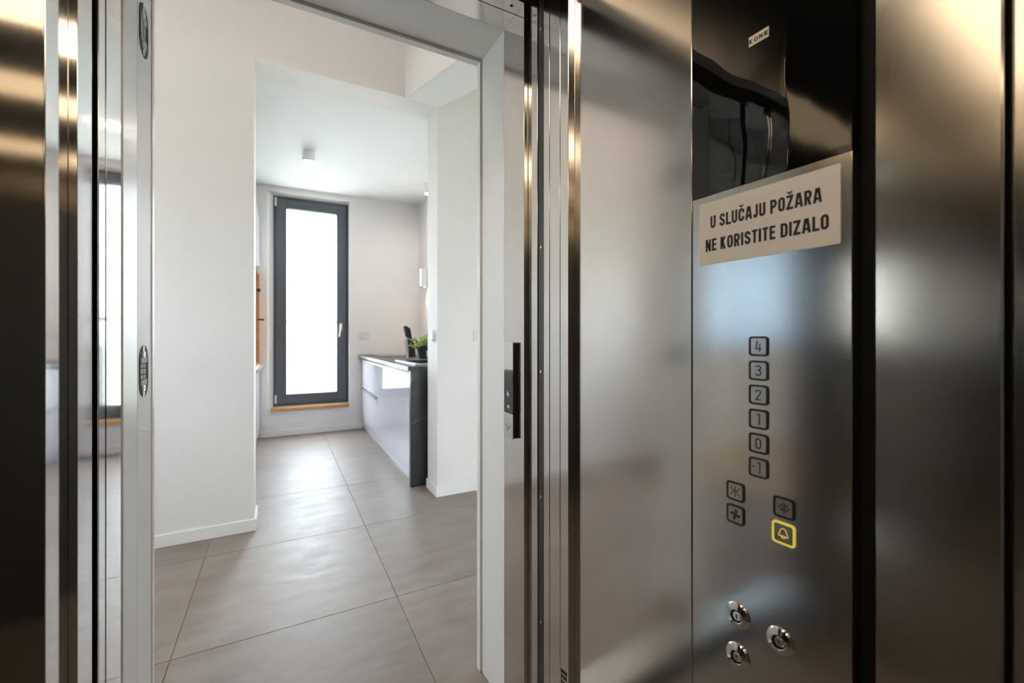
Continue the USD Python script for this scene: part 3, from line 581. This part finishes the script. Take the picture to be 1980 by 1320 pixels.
# black glass, gently uneven like moulded acrylic: its waves bend the reflections
gx, gz = np.linspace(0.3207, 0.5483, 96), np.linspace(ZG, 1.80, 190)
GX, GZ = np.meshgrid(gx, gz, indexing="ij")
wav = 0.00022 * np.sin(2 * PI * (GZ - 1.30) / 0.135 + 1.2) * np.exp(-((GX - 0.39) / 0.06) ** 2) + 0.0005 * np.exp(-((GX - 0.335) / 0.05) ** 2 - ((GZ - 1.52) / 0.05) ** 2)
wav += 0.00055 * (meshkit.fbm(np.stack([GX * 16, GZ * 9, GX * 0], -1), 2, 5) - 0.5)
front = np.stack([GX, GZ, 0.0008 + wav], -1).reshape(-1, 3); na, nb = len(gx), len(gz)
idx = np.arange(na * nb).reshape(na, nb); q = np.stack([idx[:-1, :-1], idx[1:, :-1], idx[1:, 1:], idx[:-1, 1:]], -1).reshape(-1, 4)
Vg = [front]; Fg = [q[:, [0, 1, 2]], q[:, [0, 2, 3]]]
edge = np.concatenate([idx[:, 0], idx[-1, 1:], idx[-2::-1, -1], idx[0, -2:0:-1]]); back = front[edge].copy(); back[:, 2] = -0.017
Vg.append(back); e2 = na * nb + np.arange(len(edge)); nxt = np.roll(np.arange(len(edge)), -1)
Fg += [np.stack([edge, e2, edge[nxt]], 1), np.stack([edge[nxt], e2, e2[nxt]], 1)]
glass = trimesh.Trimesh(np.vstack(Vg), np.vstack(Fg), process=False)
obj("display_glass", glass, "black_gloss", CO, 40)
lg = thing("emblem", parent=CO)
for k, ch in enumerate("KONE"):
    x0 = 0.4190 + k * 0.00735
    tl = obj("emblem_tile", box(x0, x0 + 0.0069, 1.5062, 1.5207, 0.0010, 0.0022), "logo", lg)
    gl, gw = glyph(ch, 0.22, 0.72); sc = 0.0066
    obj("emblem_letter", prism(affinity.translate(affinity.scale(gl, 0.0053 / gw, sc, origin=(0, 0)), x0 + 0.0008, 1.5098), 0.0022, 0.0024), "ink", lg)
for j, z in enumerate((1.3418, 1.3305, 1.3190)):
    obj("speaker_hole", [cyl(0.0009, 0.0006, 12, (0.3745 + k * 0.0035, z, 0.0013)) for k in range(6)], "engraving", CO)

def button(cx, cz, w=0.0282, h=0.0287, ring="black_plastic", name="floor_button", draw=None, ink="engraving", label=None):
    bt = thing(name, parent=CO)
    if label: bt.SetCustomDataByKey("label", label)
    o = rrect(cx - w / 2, cx + w / 2, cz - h / 2, cz + h / 2, 0.0048); i = rrect(cx - w / 2 + 0.0027, cx + w / 2 - 0.0027, cz - h / 2 + 0.0027, cz + h / 2 - 0.0027, 0.0030)
    obj("ring", prism(o.difference(i), 0.0008, 0.0026), ring, bt)
    obj("cap", prism(i.buffer(-0.0003), 0.0004, 0.0021), "steel_plain", bt)
    if draw is not None: obj("symbol", prism(affinity.translate(draw, cx, cz), 0.0021, 0.0024), ink, bt)
    return bt
def num(text, h=0.0158, st=0.115, wd=0.0085):
    wds = {"-1": 0.0125, "1": 0.0052}.get(text, wd); g = words(text, 0, wds, -h / 2, h, st, 0.55, gap=0.20)
    return affinity.translate(g, -wds / 2 - (0.0030 if text == "-1" else 0.0), 0)
for k, t in enumerate(("4", "3", "2", "1", "0", "-1")):
    button(0.4332, 1.0648 - k * 0.0353, draw=num(t), label=f"square steel floor button engraved {t}")
def strokes(ls, r): return unary_union([LineString(l).buffer(r) for l in ls])
m_ = 0.001
close = strokes([[(-7 * m_, 5.5 * m_), (-2 * m_, 0), (-7 * m_, -5.5 * m_)], [(0, 7.5 * m_), (0, -7.5 * m_)], [(7 * m_, 5.5 * m_), (2 * m_, 0), (7 * m_, -5.5 * m_)]], 0.0007)
hold = strokes([[(-2 * m_, 5 * m_), (-7 * m_, 0), (-2 * m_, -5 * m_), (-2 * m_, 5 * m_)], [(0, 7 * m_), (0, -7 * m_)], [(2 * m_, 5 * m_), (7 * m_, 0), (2 * m_, -5 * m_), (2 * m_, 5 * m_)]], 0.0006)
fan = unary_union([affinity.rotate(affinity.translate(affinity.scale(Point(0, 0).buffer(0.0030), 0.72, 1.25), 0.0012, 0.0046), a, origin=(0, 0)) for a in (0, 90, 180, 270)] + [Point(0, 0).buffer(0.0016)])
bell = strokes([[(-6.5 * m_, -3.5 * m_), (-4.6 * m_, 1.5 * m_), (-3.4 * m_, 5.0 * m_), (-1.2 * m_, 7 * m_), (1.2 * m_, 7 * m_), (3.4 * m_, 5.0 * m_), (4.6 * m_, 1.5 * m_), (6.5 * m_, -3.5 * m_), (-6.5 * m_, -3.5 * m_)], [(-2.6 * m_, -4.4 * m_), (-1.5 * m_, -6.2 * m_), (1.5 * m_, -6.2 * m_), (2.6 * m_, -4.4 * m_)]], 0.00055)
button(0.3975, 0.8430, name="door_button", draw=close, label="steel button with two arrows meeting at a bar")
button(0.3975, 0.8078, name="fan_button", draw=fan, label="steel button with a fan symbol")
button(0.4687, 0.8423, name="door_button", draw=hold, label="steel button with two triangles pointing apart")
button(0.4681, 0.8064, 0.0306, 0.0305, "yellow", "alarm_button", bell, "yellow", "alarm button with a yellow lit ring and bell")
for (cx, cz, R) in ((0.4016, 0.656, 0.0192), (0.4635, 0.655, 0.0187), (0.4016, 0.5944, 0.0192)):
    k = thing("key_switch", parent=CO)
    obj("rosette", lathe([(0.0088, 0.0008), (R, 0.0008), (R, 0.0022), (R - 0.0012, 0.0036), (0.0098, 0.0062), (0.0088, 0.0058), (0.0088, 0.0008)], 48, (cx, cz, 0)), "polished", k, 25)
    obj("recess", cyl(0.0088, 0.0012, 32, (cx, cz, 0.0014)), "black", k)
    obj("core", lathe([(0, 0.002), (0.0066, 0.002), (0.0066, 0.0046), (0.0060, 0.0052), (0, 0.0052)], 32, (cx, cz, 0)), "polished", k, 25)
    obj("keyhole", prism(unary_union([Point(cx, cz + 0.0012).buffer(0.0014), sbox(cx - 0.0006, cz - 0.0034, cx + 0.0006, cz + 0.001)]), 0.0052, 0.0055), "black", k)

# fire notice stuck on the panel
SG = thing("fire_notice_sign", "white sign with two lines of bold black capitals stuck on the lift control panel", "sign", matrix=WM)
obj("plate", prism(rrect(0.3349, 0.5365, 1.1950, 1.2950, 0.0022), 0.0009, 0.0021), "sign", SG)
obj("lettering", prism(words("U SLUČAJU POŽARA", 0.3555, 0.5160, 1.2524, 0.0194), 0.0021, 0.0023), "ink", SG)
obj("lettering", prism(words("NE KORISTITE DIZALO", 0.3468, 0.5240, 1.2160, 0.0193), 0.0021, 0.0023), "ink", SG)

# the rest of the car
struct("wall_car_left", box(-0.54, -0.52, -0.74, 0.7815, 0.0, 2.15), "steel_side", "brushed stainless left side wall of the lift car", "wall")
bw = thing("wall_car_back", "rear wall of the lift car, dark below and steel above", "wall", kind="structure")
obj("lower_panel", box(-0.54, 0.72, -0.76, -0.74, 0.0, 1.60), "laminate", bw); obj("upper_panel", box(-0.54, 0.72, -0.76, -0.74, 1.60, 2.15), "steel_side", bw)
struct("floor_car", [box(-0.54, 0.75, -0.76, 0.93, -0.05, 0.0)], "car_floor", "stone-look floor of the lift car", "floor")
CC = thing("ceiling_car", "lift car ceiling with warm light strips", "ceiling", kind="structure")
obj("panel", box(-0.54, 0.75, -0.76, 0.80, 2.15, 2.19), "steel_plain", CC)
for y in (-0.42, 0.43): obj("light_strip", box(-0.46, 0.58, y - 0.105, y + 0.105, 2.143, 2.1499), "car_lamp", CC)
# hall lamps above the frame, same make as the kitchen's
for x, lab, r in ((-1.35, "wide hall ceiling panel lamp over the left end", 0.26), (0.2, "small hall ceiling panel lamp before the opening", 0.14)):
    hl = thing("panel_lamp", lab, "ceiling lamp", (x, 2.0, 3.3))
    obj("housing", cyl(r + 0.01, 0.03, 40, (0, 0, -0.015)), "white_plastic", hl); obj("lens", cyl(r, 0.006, 40, (0, 0, -0.033)), "hall_lamp", hl)
